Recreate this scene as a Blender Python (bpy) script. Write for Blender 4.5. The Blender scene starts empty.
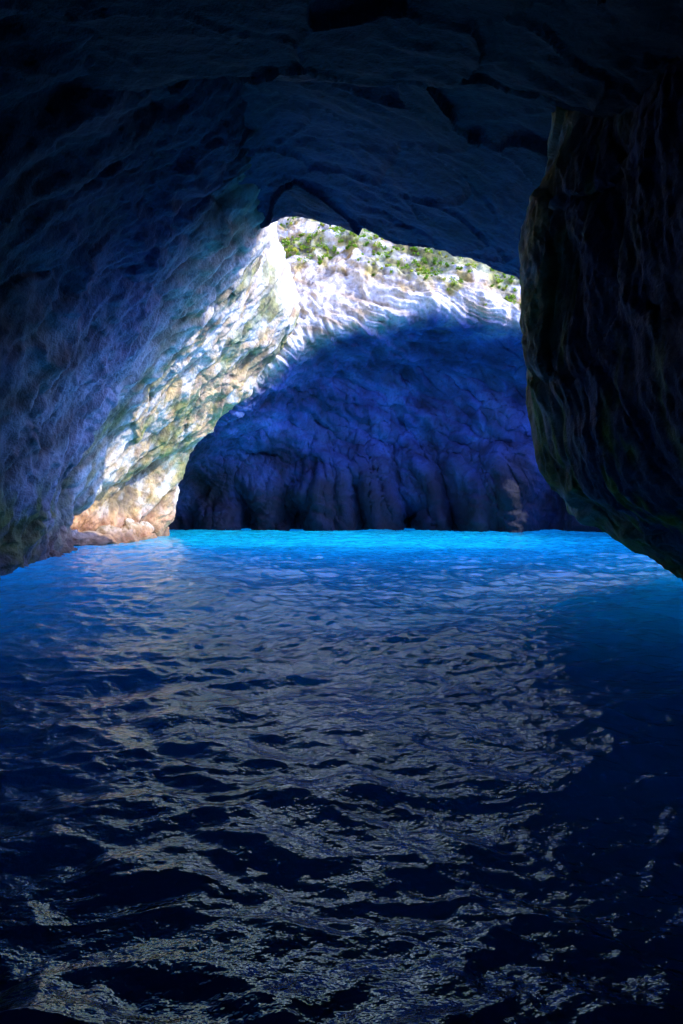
import bpy, math, numpy as np
from mathutils import Vector
rng=np.random.default_rng(7)
# ---------------------------------------------------------------- noise
PERM=rng.permutation(256); PERM=np.concatenate([PERM,PERM,PERM])
G3=rng.normal(size=(256,3)); G3/=np.linalg.norm(G3,axis=1)[:,None]
def perlin(p):
    pi=np.floor(p).astype(np.int64); f=p-pi; pi&=255
    u=f*f*f*(f*(f*6-15)+10)
    def g(ix,iy,iz):
        h=PERM[PERM[PERM[(pi[:,0]+ix)&255]+((pi[:,1]+iy)&255)]+((pi[:,2]+iz)&255)]
        d=G3[h]
        return d[:,0]*(f[:,0]-ix)+d[:,1]*(f[:,1]-iy)+d[:,2]*(f[:,2]-iz)
    def lp(a,b,t): return a+(b-a)*t
    x00=lp(g(0,0,0),g(1,0,0),u[:,0]); x10=lp(g(0,1,0),g(1,1,0),u[:,0])
    x01=lp(g(0,0,1),g(1,0,1),u[:,0]); x11=lp(g(0,1,1),g(1,1,1),u[:,0])
    return lp(lp(x00,x10,u[:,1]),lp(x01,x11,u[:,1]),u[:,2])*1.5
def fbm(p,o=4,ridged=False):
    s=0;a=1;t=0
    for i in range(o):
        n=perlin(p*(2.03**i)+i*17.3)
        if ridged: n=1-2*np.abs(n)
        s=s+a*n;t+=a;a*=0.5
    return s/t
R3=rng.random((256,3))
def voro(p):
    pi=np.floor(p).astype(np.int64); f=p-pi
    F1=np.full(len(p),9.);F2=np.full(len(p),9.);ID=np.zeros(len(p))
    for i in (-1,0,1):
        for j in (-1,0,1):
            for k in (-1,0,1):
                h=PERM[PERM[PERM[(pi[:,0]+i)&255]+((pi[:,1]+j)&255)]+((pi[:,2]+k)&255)]
                q=R3[h]+np.array([i,j,k])-f
                d=np.sqrt((q*q).sum(1))
                m=d<F1
                F2=np.where(m,F1,np.minimum(F2,d)); ID=np.where(m,h/255.,ID); F1=np.where(m,d,F1)
    return F1,F2,ID
def ss(a,b,x):
    t=np.clip((x-a)/(b-a),0,1); return t*t*(3-2*t)
# ---------------------------------------------------------------- lofting
def cr(P,n):
    m=P.shape[0]; t=np.linspace(0,m-1,n); i=np.minimum(t.astype(int),m-2); f=(t-i)
    f=f.reshape((-1,)+(1,)*(P.ndim-1))
    E=np.concatenate([2*P[:1]-P[1:2],P,2*P[-1:]-P[-2:-1]])
    a,b,c,d=E[i],E[i+1],E[i+2],E[i+3]
    ten=0.42
    m1=(c-a)*ten;m2=(d-b)*ten
    return (2*f**3-3*f**2+1)*b+(f**3-2*f**2+f)*m1+(-2*f**3+3*f**2)*c+(f**3-f**2)*m2
def loft(net,nu,nv):
    P=cr(np.array(net,float),nu); P=cr(P.transpose(1,0,2),nv).transpose(1,0,2); return P
def normals(P):
    du=np.gradient(P,axis=0); dv=np.gradient(P,axis=1)
    n=np.cross(du,dv); return n/(np.linalg.norm(n,axis=2)[...,None]+1e-9)
def mesh_grid(name,P,mat,col=None,parent=None):
    nu,nv=P.shape[:2]
    me=bpy.data.meshes.new(name)
    idx=np.arange(nu*nv).reshape(nu,nv)
    q=np.stack([idx[:-1,:-1],idx[1:,:-1],idx[1:,1:],idx[:-1,1:]],-1).reshape(-1,4)
    me.vertices.add(nu*nv); me.vertices.foreach_set('co',P.reshape(-1).astype(np.float32))
    me.loops.add(q.size); me.loops.foreach_set('vertex_index',q.reshape(-1).astype(np.int32))
    me.polygons.add(len(q)); me.polygons.foreach_set('loop_start',np.arange(0,q.size,4,dtype=np.int32))
    me.polygons.foreach_set('use_smooth',np.ones(len(q),dtype=bool))
    me.update(calc_edges=True); me.validate()
    if col is not None:
        a=me.attributes.new('rock_colour','FLOAT_COLOR','POINT')
        c=np.concatenate([col.reshape(-1,3),np.ones((nu*nv,1))],1)
        a.data.foreach_set('color',c.reshape(-1).astype(np.float32))
    me.materials.append(mat)
    ob=bpy.data.objects.new(name,me); bpy.context.collection.objects.link(ob)
    if parent: ob.parent=parent
    return ob
def basis(a):
    a=np.array(a,float);a/=np.linalg.norm(a)
    b=np.cross(a,[.31,.77,.2]);b/=np.linalg.norm(b); c=np.cross(a,b)
    return a,b,c
def stretched(p,axis,long,short):
    a,b,c=basis(axis)
    return np.stack([p@a/long,p@b/short,p@c/short],1)
def rockify(P,strata=(0.25,0.1,1.0),amp=1.0,sgn=1,seed=0.0,smax=0.12,groove=(0,0,1),gamp=.3,per=.9,block=.5,fin=1.0):
    N=normals(P)*sgn; p=P.reshape(-1,3)+seed
    big=fbm(p/6.5,3)*0.8
    w=p+0.6*np.stack([fbm(p/2.2+3,2),fbm(p/2.2+31,2),fbm(p/2.2+57,2)],1)
    gr=fbm(stretched(w,groove,5.,1.25),4,True)*gamp
    F1,F2,ID=voro(stretched(w,groove,3.4,1.9))
    blk=block*((ID-.5)*0.55-0.12*ss(0.10,0,F2-F1))
    s=np.array(strata); s=s/np.linalg.norm(s)
    h=w@s+0.9*fbm(p/5,3)
    def saw(x): 
        x=x%1; return np.minimum(x/.88,(1-x)/.12)
    lay=ss(-.35,.3,fbm(p/2.6+21,3))
    sm=smax if np.isscalar(smax) else smax.reshape(-1)
    st=lay*sm*(saw(h/per)+.5*saw(h/(per*.37)+.3)+.25*saw(h/(per*.13)))
    fine=fin*(fbm(p/0.5+11,4,True)*0.085+fbm(stretched(p,groove,1.2,.35),3,True)*.08)
    d=amp*(big+gr+blk+st+fine)
    return P+N*d.reshape(P.shape[:2])[...,None], (d-amp*big).reshape(P.shape[:2])
# ---------------------------------------------------------------- shader helpers
def nt(mat):
    mat.use_nodes=True; t=mat.node_tree; t.nodes.clear(); return t
def node(t,typ,ins=None,**kw):
    n=t.nodes.new(typ)
    for k,v in kw.items(): setattr(n,k,v)
    for k,v in (ins or {}).items():
        if isinstance(v,bpy.types.NodeSocket): t.links.new(v,n.inputs[k])
        else: n.inputs[k].default_value=v
    return n
def ramp(t,fac,stops):
    n=t.nodes.new('ShaderNodeValToRGB'); t.links.new(fac,n.inputs[0])
    e=n.color_ramp.elements
    while len(e)<len(stops): e.new(0.5)
    for i,(p,c) in enumerate(stops):
        e[i].position=p; e[i].color=(c[0],c[1],c[2],1) if hasattr(c,'__len__') else (c,c,c,1)
    return n.outputs[0]
def mix(t,f,a,b,bt='MIX'):
    n=t.nodes.new('ShaderNodeMix'); n.data_type='RGBA'; n.blend_type=bt
    for s,v in ((0,f),(6,a),(7,b)):
        if isinstance(v,bpy.types.NodeSocket): t.links.new(v,n.inputs[s])
        else: n.inputs[s].default_value=v if s==0 else (v[0],v[1],v[2],1)
    return n.outputs[2]
def math_(t,op,a,b=0.0):
    n=t.nodes.new('ShaderNodeMath'); n.operation=op
    for s,v in ((0,a),(1,b)):
        if isinstance(v,bpy.types.NodeSocket): t.links.new(v,n.inputs[s])
        else: n.inputs[s].default_value=v
    return n.outputs[0]
def rock_mat():
    m=bpy.data.materials.new('cave_rock'); t=nt(m)
    co=node(t,'ShaderNodeTexCoord').outputs['Object']
    A=node(t,'ShaderNodeAttribute',attribute_name='rock_colour').outputs['Color']
    n=node(t,'ShaderNodeTexNoise',{'Vector':co,'Scale':5.,'Detail':5.,'Roughness':.7}).outputs[0]
    c=mix(t,.75,A,ramp(t,n,[(.34,.45),(.52,1.0)]),'MULTIPLY')
    b=node(t,'ShaderNodeBump',{'Height':n,'Strength':.8,'Distance':.16})
    p=node(t,'ShaderNodeBsdfPrincipled',{'Base Color':c,'Roughness':.75,'Normal':b.outputs[0]})
    node(t,'ShaderNodeOutputMaterial',{'Surface':p.outputs[0]})
    return m
ROCK=rock_mat()
cave=bpy.data.objects.new('sea_cave',None); bpy.context.collection.objects.link(cave)
def nz(P,s,o=4,sd=0.): return fbm(P.reshape(-1,3)/s+sd,o).reshape(P.shape[:2])
def grad(f,stops):
    xs_=[s[0] for s in stops]; return np.stack([np.interp(f,xs_,[s[1][k] for s in stops]) for k in range(3)],-1)
def colour(P,d,lit_mask=0,ochre=0,algae=0,pink=0,strata=(.25,.1,1),dark=1.0,hue=(1,1,1)):
    z=P[...,2]; Z=np.zeros_like(z)
    s=np.array(strata)/np.linalg.norm(strata); p=P.reshape(-1,3)
    hs=p@s+.4*fbm(p/3,3)
    band=(.6*perlin(np.stack([hs/.35,hs*0,p[:,1]/9],1))+.5*fbm(p/1.3+8,4)).reshape(z.shape)
    n1=nz(P,2.2,5,31.); n2=nz(P,.6,4,51.)
    blue=grad(n1+.3*band,[(-.35,(.05,.07,.19)),(0,(.14,.17,.38)),(.35,(.26,.29,.52))])*(Z+dark)[...,None]*np.array(hue)  # blue shade of the interior painted into the rock colour
    pale=grad(band,[(-.5,(.44,.30,.14)),(-.2,(.72,.57,.34)),(.05,(.88,.80,.61)),(.5,(.92,.86,.70))])  # warm cream painted in where the sun falls
    och=grad(n2,[(-.3,(.26,.14,.03)),(.3,(.74,.50,.12))])
    mos=grad(n2,[(-.3,(.06,.09,.01)),(.3,(.32,.36,.05))])
    pnk=grad(n2,[(-.3,(.38,.15,.06)),(.3,(.80,.46,.22))])
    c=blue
    for k,m in ((pale,lit_mask),(och,ochre),(mos,algae),(pnk,pink)):
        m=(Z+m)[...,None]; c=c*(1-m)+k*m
    cav=ss(-.28,.05,d-d.mean())*.6+.4      # darker where the relief sits low
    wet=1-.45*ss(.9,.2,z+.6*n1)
    return c*(cav*wet)[...,None]

# ---- left wall: x as a function of (y, z)
zs=[-2,0,2,4,6,8,10,12,15,20,26]
L={-12:[-8,-8,-8.2,-8,-7,-5.5,-4,-3,-2,-2,-2],
    0:[-8,-8,-8.2,-8,-7,-5.5,-4,-3,-2,-2,-2],
    8:[-8.4,-8.3,-8.3,-8,-7.2,-5.8,-3.8,-2.6,-2,-2,-3],
   14:[-9.2,-9,-8.9,-8.3,-7.4,-6.2,-4.4,-2.8,-2,-2.5,-4],
   19:[-10,-9.7,-9.4,-8.8,-7.8,-6.4,-4.6,-2.8,-2,-3,-5],
   23:[-10.8,-10.4,-10.1,-9.3,-8.1,-6.4,-4.5,-2.8,-2.4,-4,-6],
   27:[-11.4,-10.9,-10.4,-9.6,-8.3,-6.8,-5,-3.6,-3.6,-5,-7],
   30:[-11.5,-11,-10.6,-9.8,-8.5,-6.9,-5.1,-3.9,-3.9,-5.5,-7.5],
   33:[-10.0,-9.7,-9.5,-9.0,-8.0,-6.4,-4.4,-3.4,-3.8,-5.5,-8],
   35.5:[-9.7,-9.5,-9.1,-8.5,-7.5,-5.8,-3.6,-2.6,-3.5,-5.5,-8],
   38:[-13,-13,-13,-13,-12.5,-11.5,-9,-6,-5,-6,-8],
   46:[-16,-16,-16,-16,-15,-14,-12,-10,-8,-8,-9]}
net=[[(L[y][i],y,zs[i]) for i in range(len(zs))] for y in L]
P=loft(net,660,430)
y=P[...,1];z=P[...,2]
thr=np.interp(y,[26,30,35],[1.4,2.9,5.2])+.5*nz(P,1.6,3,2.)
under=ss(thr+.25,thr-.25,z)*ss(24.5,28,y)*ss(35.3,33.5,y)      # wave-cut recess under the arch foot
P[...,0]-=1.1*under
ST=(.75,.25,-.55)
P,d=rockify(P,strata=ST,sgn=1 if normals(P)[100,100,0]>0 else -1,amp=.8,groove=(.5,.45,.75),gamp=.42,block=.45,smax=.32,per=1.5)
y=P[...,1];z=P[...,2];n=nz(P,2.5,4,3.);n2=nz(P,1.0,4,9.)
lit=np.maximum(ss(18.5,25.5,y+2*n+0.25*(z-6)),.55*ss(12,19,y+4*n)*ss(9,5,z))  # mask paints the wall lighter towards the opening, as if lit
oc=ss(-.05,.25,n2+.3*np.exp(-((z-7)/3)**2)*ss(28,33,y)+.2*under)*ss(22,26,y)*.75*ss(15,11,z)
al=ss(.0,.3,n2+.35*np.exp(-((z-1.5)/1.2)**2)-.02)*ss(3.2+1*n,1.4,z)*ss(26,20,y)+ss(.05,.3,n+.2*ss(28,33,y)*ss(9,6,z)*ss(3,5,z))*ss(22,26,y)*.7*(1-under)
al=np.clip(al+ss(.0,.25,n2+.1)*ss(14,17,z),0,1)
pk=ss(2.1,.8,z+1.0*n)*ss(13,26,y)*.85
mesh_grid('left_wall',P,ROCK,colour(P,d,lit,oc,al,pk,ST,dark=.06+.84*ss(12,20,y)*ss(12,5,z),hue=(1.3,.95,1.15)),cave)  # dark: shade of the near and upper wall painted in

# ---- back wall with overhanging lip
xs=[-17,-12.7,-8.4,-5.4,-2.75,.5,4.8,9.7,14,19,26]
zl=[1.5,2.5,5.8,7.6,9.9,11.2,12.1,11.3,10.,9,8]
by=[42,42,42.5,42.2,42,42,42,41,40,38,37]
net=[]
for x,l,b in zip(xs,zl,by):
    bb=b-41.7
    net.append([(x,42+bb,-2),(x,41.7+bb,0),(x*.98,41.9+bb,l*.35),(x,41.6+bb,l*.62),(x,40.2+bb*.5,l*.85),(x,37.8,l-.35),(x,36,l),(x,35.9,l+1.1),
                (x,37.6,l+4),(x,40,l+7),(x,43.5,l+11),(x,48,l+18),(x,54,l+28)])
P=loft(net,620,580)
SB=(.38,-.1,1.0)
N0=normals(P); sg=1 if N0[200,60,1]<0 else -1
x0=P[...,0];z0=P[...,2]; lz=np.interp(x0,xs,zl)
q=P.reshape(-1,3); col=fbm(np.stack([q[:,0]/3.0+.35*perlin(q/3.)+.12*q[:,2]*np.sin(q[:,0]/4),q[:,1]*0,q[:,2]/22],1),4).reshape(x0.shape)
clm=ss(lz*.75+2*nz(P,4.,2,3.),lz*.2,z0)
P=P+N0*sg*(2.6*col*clm)[...,None]
P[...,1]-=1.3*np.exp(-((x0-9-.9*(z0-2))/2.2)**2)*ss(7.5,3.,z0+1.5*nz(P,2.,3,5.))   # buttress on the right
# sea-worn hollows along the waterline
for hx,hw,hh in ((-6.3,.7,3.6),(-2.6,.9,2.6),(1.2,.5,4.2),(4.6,.8,2.2),(6.8,.5,3.4)):
    P[...,1]+=2.2*np.exp(-((x0-hx-.25*np.sin(z0*1.3+hx))/hw)**2)*ss(hh,hh*.3,z0)
P[...,1]+=1.2*fbm(stretched(q,(.8,0,-.5),7,3.2)+4,3,True).reshape(x0.shape)*ss(lz,lz*.8,z0)*ss(3,6,z0)
P,d=rockify(P,strata=SB,sgn=sg,amp=.8,smax=np.where(z0>lz-.3,.32,.12),groove=(.5,.2,-.75),gamp=.36,per=1.15,block=.4)
z=P[...,2];n=nz(P,2.5,4,13.);n2=nz(P,1.0,4,19.)
lit=ss(-.5,.5,z-lz+.5*n)  # sunlit tone painted above the lip, shaded blue below
thr=np.interp(P[...,0],[-6,-2.5,0,4,8,14],[8.5,5.8,4.4,1.9,1.1,.7])
oc=np.clip(ss(.1,.4,n2)*.5+ss(-.1,.3,n2+.1)*ss(-2,0,z-lz-thr)*.8,0,1)*lit
veg=ss(-.15,.25,n*1.3+n2*.5+.2*ss(0,2,z-lz-thr))*ss(-.8,.5,z-lz-thr+1.5*n2)
dk=.52*(.14+.86*ss(1,8,z+3.*n-1.2*col*clm*2))*(.75+.5*ss(-.2,.3,n))  # wet stain plus shade painted in towards the base
mesh_grid('back_wall',P,ROCK,colour(P,d,lit,oc,veg*.7,0,SB,dk,(.40,.9,1.35)),cave)
BACK=P; BN=normals(P)*sg; VEG=veg

# ---- ceiling: underside, lip, folded back as ground above
xs=[-15,-12,-8,-5,-2.6,-1.4,0,2,3.8,5.5,6.6,8,12,17]
lip=[4,5.5,8.2,10.2,11.3,11.6,11.3,10.7,10.2,9.5,8.8,8.0,7.4,7]
net=[]
for x,l in zip(xs,lip):
    ar=lambda top,k: top-(x/k)**2
    net.append([(x,-14,ar(6.5,7)),(x,-4,ar(7.5,7)),(x,4,ar(8.6,6.5)),(x,9,ar(9.4,6.5)),(x,12.5,ar(9.9,6.2)),(x,14.5,max(ar(11.2,6.5),l)*.5+.5*(l+.3)),(x,18.5,l+.4),
      (x,21.5,l+.2),(x,22.9,l),(x,23.3,l+.5),(x,22.8,l+1.2),(x,20.,l+2.),(x,14,l+2.5),(x,2,l+3),(x,-14,l+3)])
P=loft(net,520,560)
P,d=rockify(P,strata=(.25,.8,.6),sgn=1,amp=.5,seed=40.,groove=(.9,.35,0),gamp=.35,block=1.0,fin=.6)
mesh_grid('ceiling',P,ROCK,colour(P,d,dark=.03+.25*ss(13,24,P[...,1]),hue=(1.15,.95,1.1)),cave)  # shade painted in, deepening away from the opening

# ---- right wall with projecting pillar; unseen rim beyond shaped wide and low to let sun reach the water
zs=[-2,.5,1.3,2.45,3.8,6,7.85,9.4,10.7,13,16]
Rr={-14:[8,8,8,8,8,7.8,7.5,7,7,7,7],
   0:[9,8.5,8,7.8,7.5,7.3,7.2,7,7,7,7],
   7:[10,9.2,8.2,7.0,6.6,6.4,6.3,6.3,6.4,7,8],
   11:[10.5,9.0,7.4,6.1,5.6,5.55,5.55,5.7,5.8,6.5,8],
   13.5:[10.5,8.4,6.7,5.2,4.85,4.8,4.85,5.1,5.3,6,8],
   15:[10.5,8.0,6.3,4.75,4.5,4.5,4.62,4.88,5.2,6,8],
   16.3:[11,8.6,6.9,5.3,4.9,4.9,5.05,5.3,5.6,6.5,8.5],
   18:[12,10.5,9.5,8.,7.,6.6,6.6,6.8,7,8,10]}
net=[[(Rr[y][i],y,zs[i]) for i in range(len(zs))] for y in Rr]
for y,xo in ((22,14),(28,17),(36,18),(46,18)):
    net.append([(xo+.25*k+(0 if k<6 else 3*(k-6)),y,[-2,.5,1.3,2.45,3.8,5.5,7,8,8.8,9.6,10.4][k]) for k in range(11)])
P=loft(net,700,420)
P,d=rockify(P,strata=(.2,.9,.15),sgn=1 if normals(P)[100,100,0]<0 else -1,amp=.36,seed=80.,groove=(.1,.25,1),gamp=.75,block=1.1,smax=.3,per=1.3)
y=P[...,1];z=P[...,2];n=nz(P,1.5,4,23.)
qq=P.reshape(-1,3); stk=fbm(np.stack([qq[:,0]/1.,qq[:,1]/.6,qq[:,2]/4.],1)+5,4).reshape(y.shape)
oc=ss(-.1,.3,n+.2)*ss(13,14.8,y)*ss(19,16,y)*.85  # ochre strip paints the light caught by the pillar edge
al=np.clip(ss(.05,.35,stk)*ss(5.5,3,z)*.7+ss(.0,.3,stk)*ss(10.5,14.5,y)*ss(19,16,y)*.7,0,1)
mesh_grid('right_wall',P,ROCK,colour(P,d,ss(13.3,15.3,y)*ss(19,17,y)*.6,oc,al,dark=.28),cave)  # pale band along the pillar edge is painted light too

# ---- unseen sheet added behind the camera to block light from the entrance
net=[[(xx,-11+.05*xx,zz) for zz in (-2,3,8,14)] for xx in (-12,-4,4,12)]
P=loft(net,80,60); P,d=rockify(P,seed=11.)
mesh_grid('rear_blocker',P,ROCK,colour(P,d,dark=.3),cave)

# ---- waterline boulders, lower left
def boulder(c,s,seed,name):
    u=np.linspace(0,2*math.pi,91);v=np.linspace(0.001,math.pi-.001,60)
    U,V=np.meshgrid(u,v,indexing='ij')
    D=np.stack([np.cos(U)*np.sin(V),np.sin(U)*np.sin(V),np.cos(V)],-1)
    q=D.reshape(-1,3)*1.1+seed
    F1,F2,ID=voro(q*1.6)
    r=1+.45*fbm(q*1.3,5,True)*.6+(ID-.5)*.35
    P=D*r.reshape(U.shape)[...,None]*np.array(s)+np.array(c)
    z=P[...,2]
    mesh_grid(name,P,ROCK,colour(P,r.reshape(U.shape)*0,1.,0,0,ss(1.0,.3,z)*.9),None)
for c,s,sd in [((-11,28.3,.0),(1.0,1.5,.6),1.3),((-10.5,30.6,.0),(.8,1.1,.7),4.2),((-10.1,32.6,.1),(.9,.9,.8),7.7),((-11.0,25.4,-.2),(.8,1.2,.5),9.1),((-10.2,22.6,-.2),(.6,.9,.5),12.1)]:
    boulder(c,s,sd,'shore_boulder')

# ---------------------------------------------------------------- shrubs on the far rim
def leaf_mat():
    m=bpy.data.materials.new('leaf'); t=nt(m)
    co=node(t,'ShaderNodeTexCoord').outputs['Object']
    n=node(t,'ShaderNodeTexNoise',{'Vector':co,'Scale':1.7,'Detail':2.}).outputs[0]
    c=ramp(t,n,[(.3,(.07,.17,.012)),(.5,(.22,.40,.03)),(.7,(.60,.55,.08))])
    d=node(t,'ShaderNodeBsdfDiffuse',{'Color':c}); tr=node(t,'ShaderNodeBsdfTranslucent',{'Color':c})
    s=node(t,'ShaderNodeMixShader',{0:.35,1:d.outputs[0],2:tr.outputs[0]})
    node(t,'ShaderNodeOutputMaterial',{'Surface':s.outputs[0]}); return m
def leaves(name,centers,rad,per,size,mat):
    nC=len(centers); tot=nC*per
    d=rng.normal(size=(tot,3)); d/=np.linalg.norm(d,axis=1)[:,None]
    r=np.repeat(rad,per)*rng.random(tot)**.5
    c=np.repeat(centers,per,0)+d*r[:,None]*np.array([1,1,.7])
    a=rng.normal(size=(tot,3)); a/=np.linalg.norm(a,axis=1)[:,None]
    b=np.cross(a,rng.normal(size=(tot,3))); b/=np.linalg.norm(b,axis=1)[:,None]
    s=size*(.6+.8*rng.random(tot))[:,None]
    V=np.stack([c-a*s,c+b*s*.45,c+a*s,c-b*s*.45],1).reshape(-1,3)
    me=bpy.data.meshes.new(name); F=np.arange(tot*4).reshape(-1,4)
    me.from_pydata(V.tolist(),[],F.tolist()); me.materials.append(mat)
    ob=bpy.data.objects.new(name,me); bpy.context.collection.objects.link(ob)
LEAF=leaf_mat()
pr=(VEG*(BACK[...,2]<23)*(BACK[...,0]<14)*(BACK[...,0]>-6)).reshape(-1); pr=pr/pr.sum()
ix=rng.choice(len(pr),1300,p=pr)
leaves('cliff_shrubs',BACK.reshape(-1,3)[ix]+BN.reshape(-1,3)[ix]*.08,.06+.24*rng.random(1300)**2.5,34,.06,LEAF)

# ---------------------------------------------------------------- water
def water_mat():
    m=bpy.data.materials.new('sea_water'); t=nt(m)
    co=node(t,'ShaderNodeTexCoord').outputs['Object']
    sx=node(t,'ShaderNodeSeparateXYZ',{0:co})
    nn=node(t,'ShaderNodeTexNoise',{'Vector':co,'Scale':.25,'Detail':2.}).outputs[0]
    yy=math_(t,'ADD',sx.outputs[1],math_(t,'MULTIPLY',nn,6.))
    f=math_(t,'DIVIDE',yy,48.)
    c=ramp(t,f,[(.11,(.004,.014,.05)),(.2,(.004,.16,.36)),(.30,(.004,.66,.95)),(.8,(.004,.55,.72))])  # glow of lit far water and dim foreground painted into the colour
    a=node(t,'ShaderNodeTexNoise',{'Vector':co,'Scale':5.5,'Detail':4.,'Roughness':.55}).outputs[0]
    b=node(t,'ShaderNodeBump',{'Height':a,'Strength':.7,'Distance':.05})
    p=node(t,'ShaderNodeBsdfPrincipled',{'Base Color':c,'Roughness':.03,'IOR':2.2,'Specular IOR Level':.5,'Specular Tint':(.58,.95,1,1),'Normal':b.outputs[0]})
    p.subsurface_method='BURLEY'
    p.inputs['Subsurface Weight'].default_value=.97; p.inputs['Subsurface Radius'].default_value=(.3,.85,1.0); p.inputs['Subsurface Scale'].default_value=22.
    node(t,'ShaderNodeOutputMaterial',{'Surface':p.outputs[0]}); return m
ys=np.concatenate([np.linspace(-14,1.2,40),np.geomspace(1.3,48,1000)])
sx=np.linspace(-1,1,760); xx=1.9*np.sinh(3.05*sx)
Y,X=np.meshgrid(ys,xx,indexing='ij')
P=np.stack([X,Y,np.zeros_like(X)],-1); q=P.reshape(-1,3)
wq=q+.6*np.stack([fbm(q/2.0+4,3),fbm(q/2.0+44,3),0*q[:,0]],1)
def wv(lx,ly,ang,sd,o=2,r=True):
    c,s=math.cos(ang),math.sin(ang)
    k=np.stack([(wq[:,0]*c+wq[:,1]*s)/lx,(-wq[:,0]*s+wq[:,1]*c)/ly,0*wq[:,0]+sd],1)
    return fbm(k,o,r)
gust=.6+.8*ss(-.4,.4,fbm(q/3.5+60,2))
h=.17*fbm(q/np.array([5.,3.2,1])+2,2)+.085*wv(2.2,1.2,.5,.3)+.048*wv(1.1,.65,-.6,5.3)+gust*(.022*wv(.5,.3,.3,9.1)+.006*wv(.24,.16,-.4,3.1)*ss(18,10,q[:,1]))
P[...,2]=h.reshape(X.shape)
mesh_grid('sea_water',P,water_mat())

# ---------------------------------------------------------------- light, sky, camera
d=Vector((-10,4.0,-8)).normalized()
sun=bpy.data.lights.new('sun','SUN'); sun.energy=5; sun.angle=math.radians(.5); sun.color=(1,.92,.76)
so=bpy.data.objects.new('sun',sun); so.rotation_euler=d.to_track_quat('-Z','Y').to_euler(); bpy.context.collection.objects.link(so)
w=bpy.data.worlds.new('World'); bpy.context.scene.world=w; w.use_nodes=True; t=w.node_tree
bg=t.nodes['Background']
sk=t.nodes.new('ShaderNodeTexSky'); sk.sky_type='NISHITA'; sk.sun_disc=False
el=math.asin(-d.z); az=math.atan2(-d.x,-d.y)
sk.sun_elevation=el; sk.sun_rotation=az
c=mix(t,1.0,sk.outputs[0],(.34,.42,1.0),'MULTIPLY')
t.links.new(c,bg.inputs[0]); bg.inputs[1].default_value=1.5
cam=bpy.data.cameras.new('camera'); co=bpy.data.objects.new('camera',cam); bpy.context.collection.objects.link(co)
cam.sensor_fit='VERTICAL'; cam.sensor_height=36; cam.lens=36*667/1024; cam.clip_end=500; cam.clip_start=.05
co.location=(0,0,2); co.rotation_euler=(math.radians(90-1.03),0,0)
sc=bpy.context.scene; sc.camera=co
sc.view_settings.view_transform='Standard'; sc.view_settings.look='None'; sc.view_settings.exposure=0
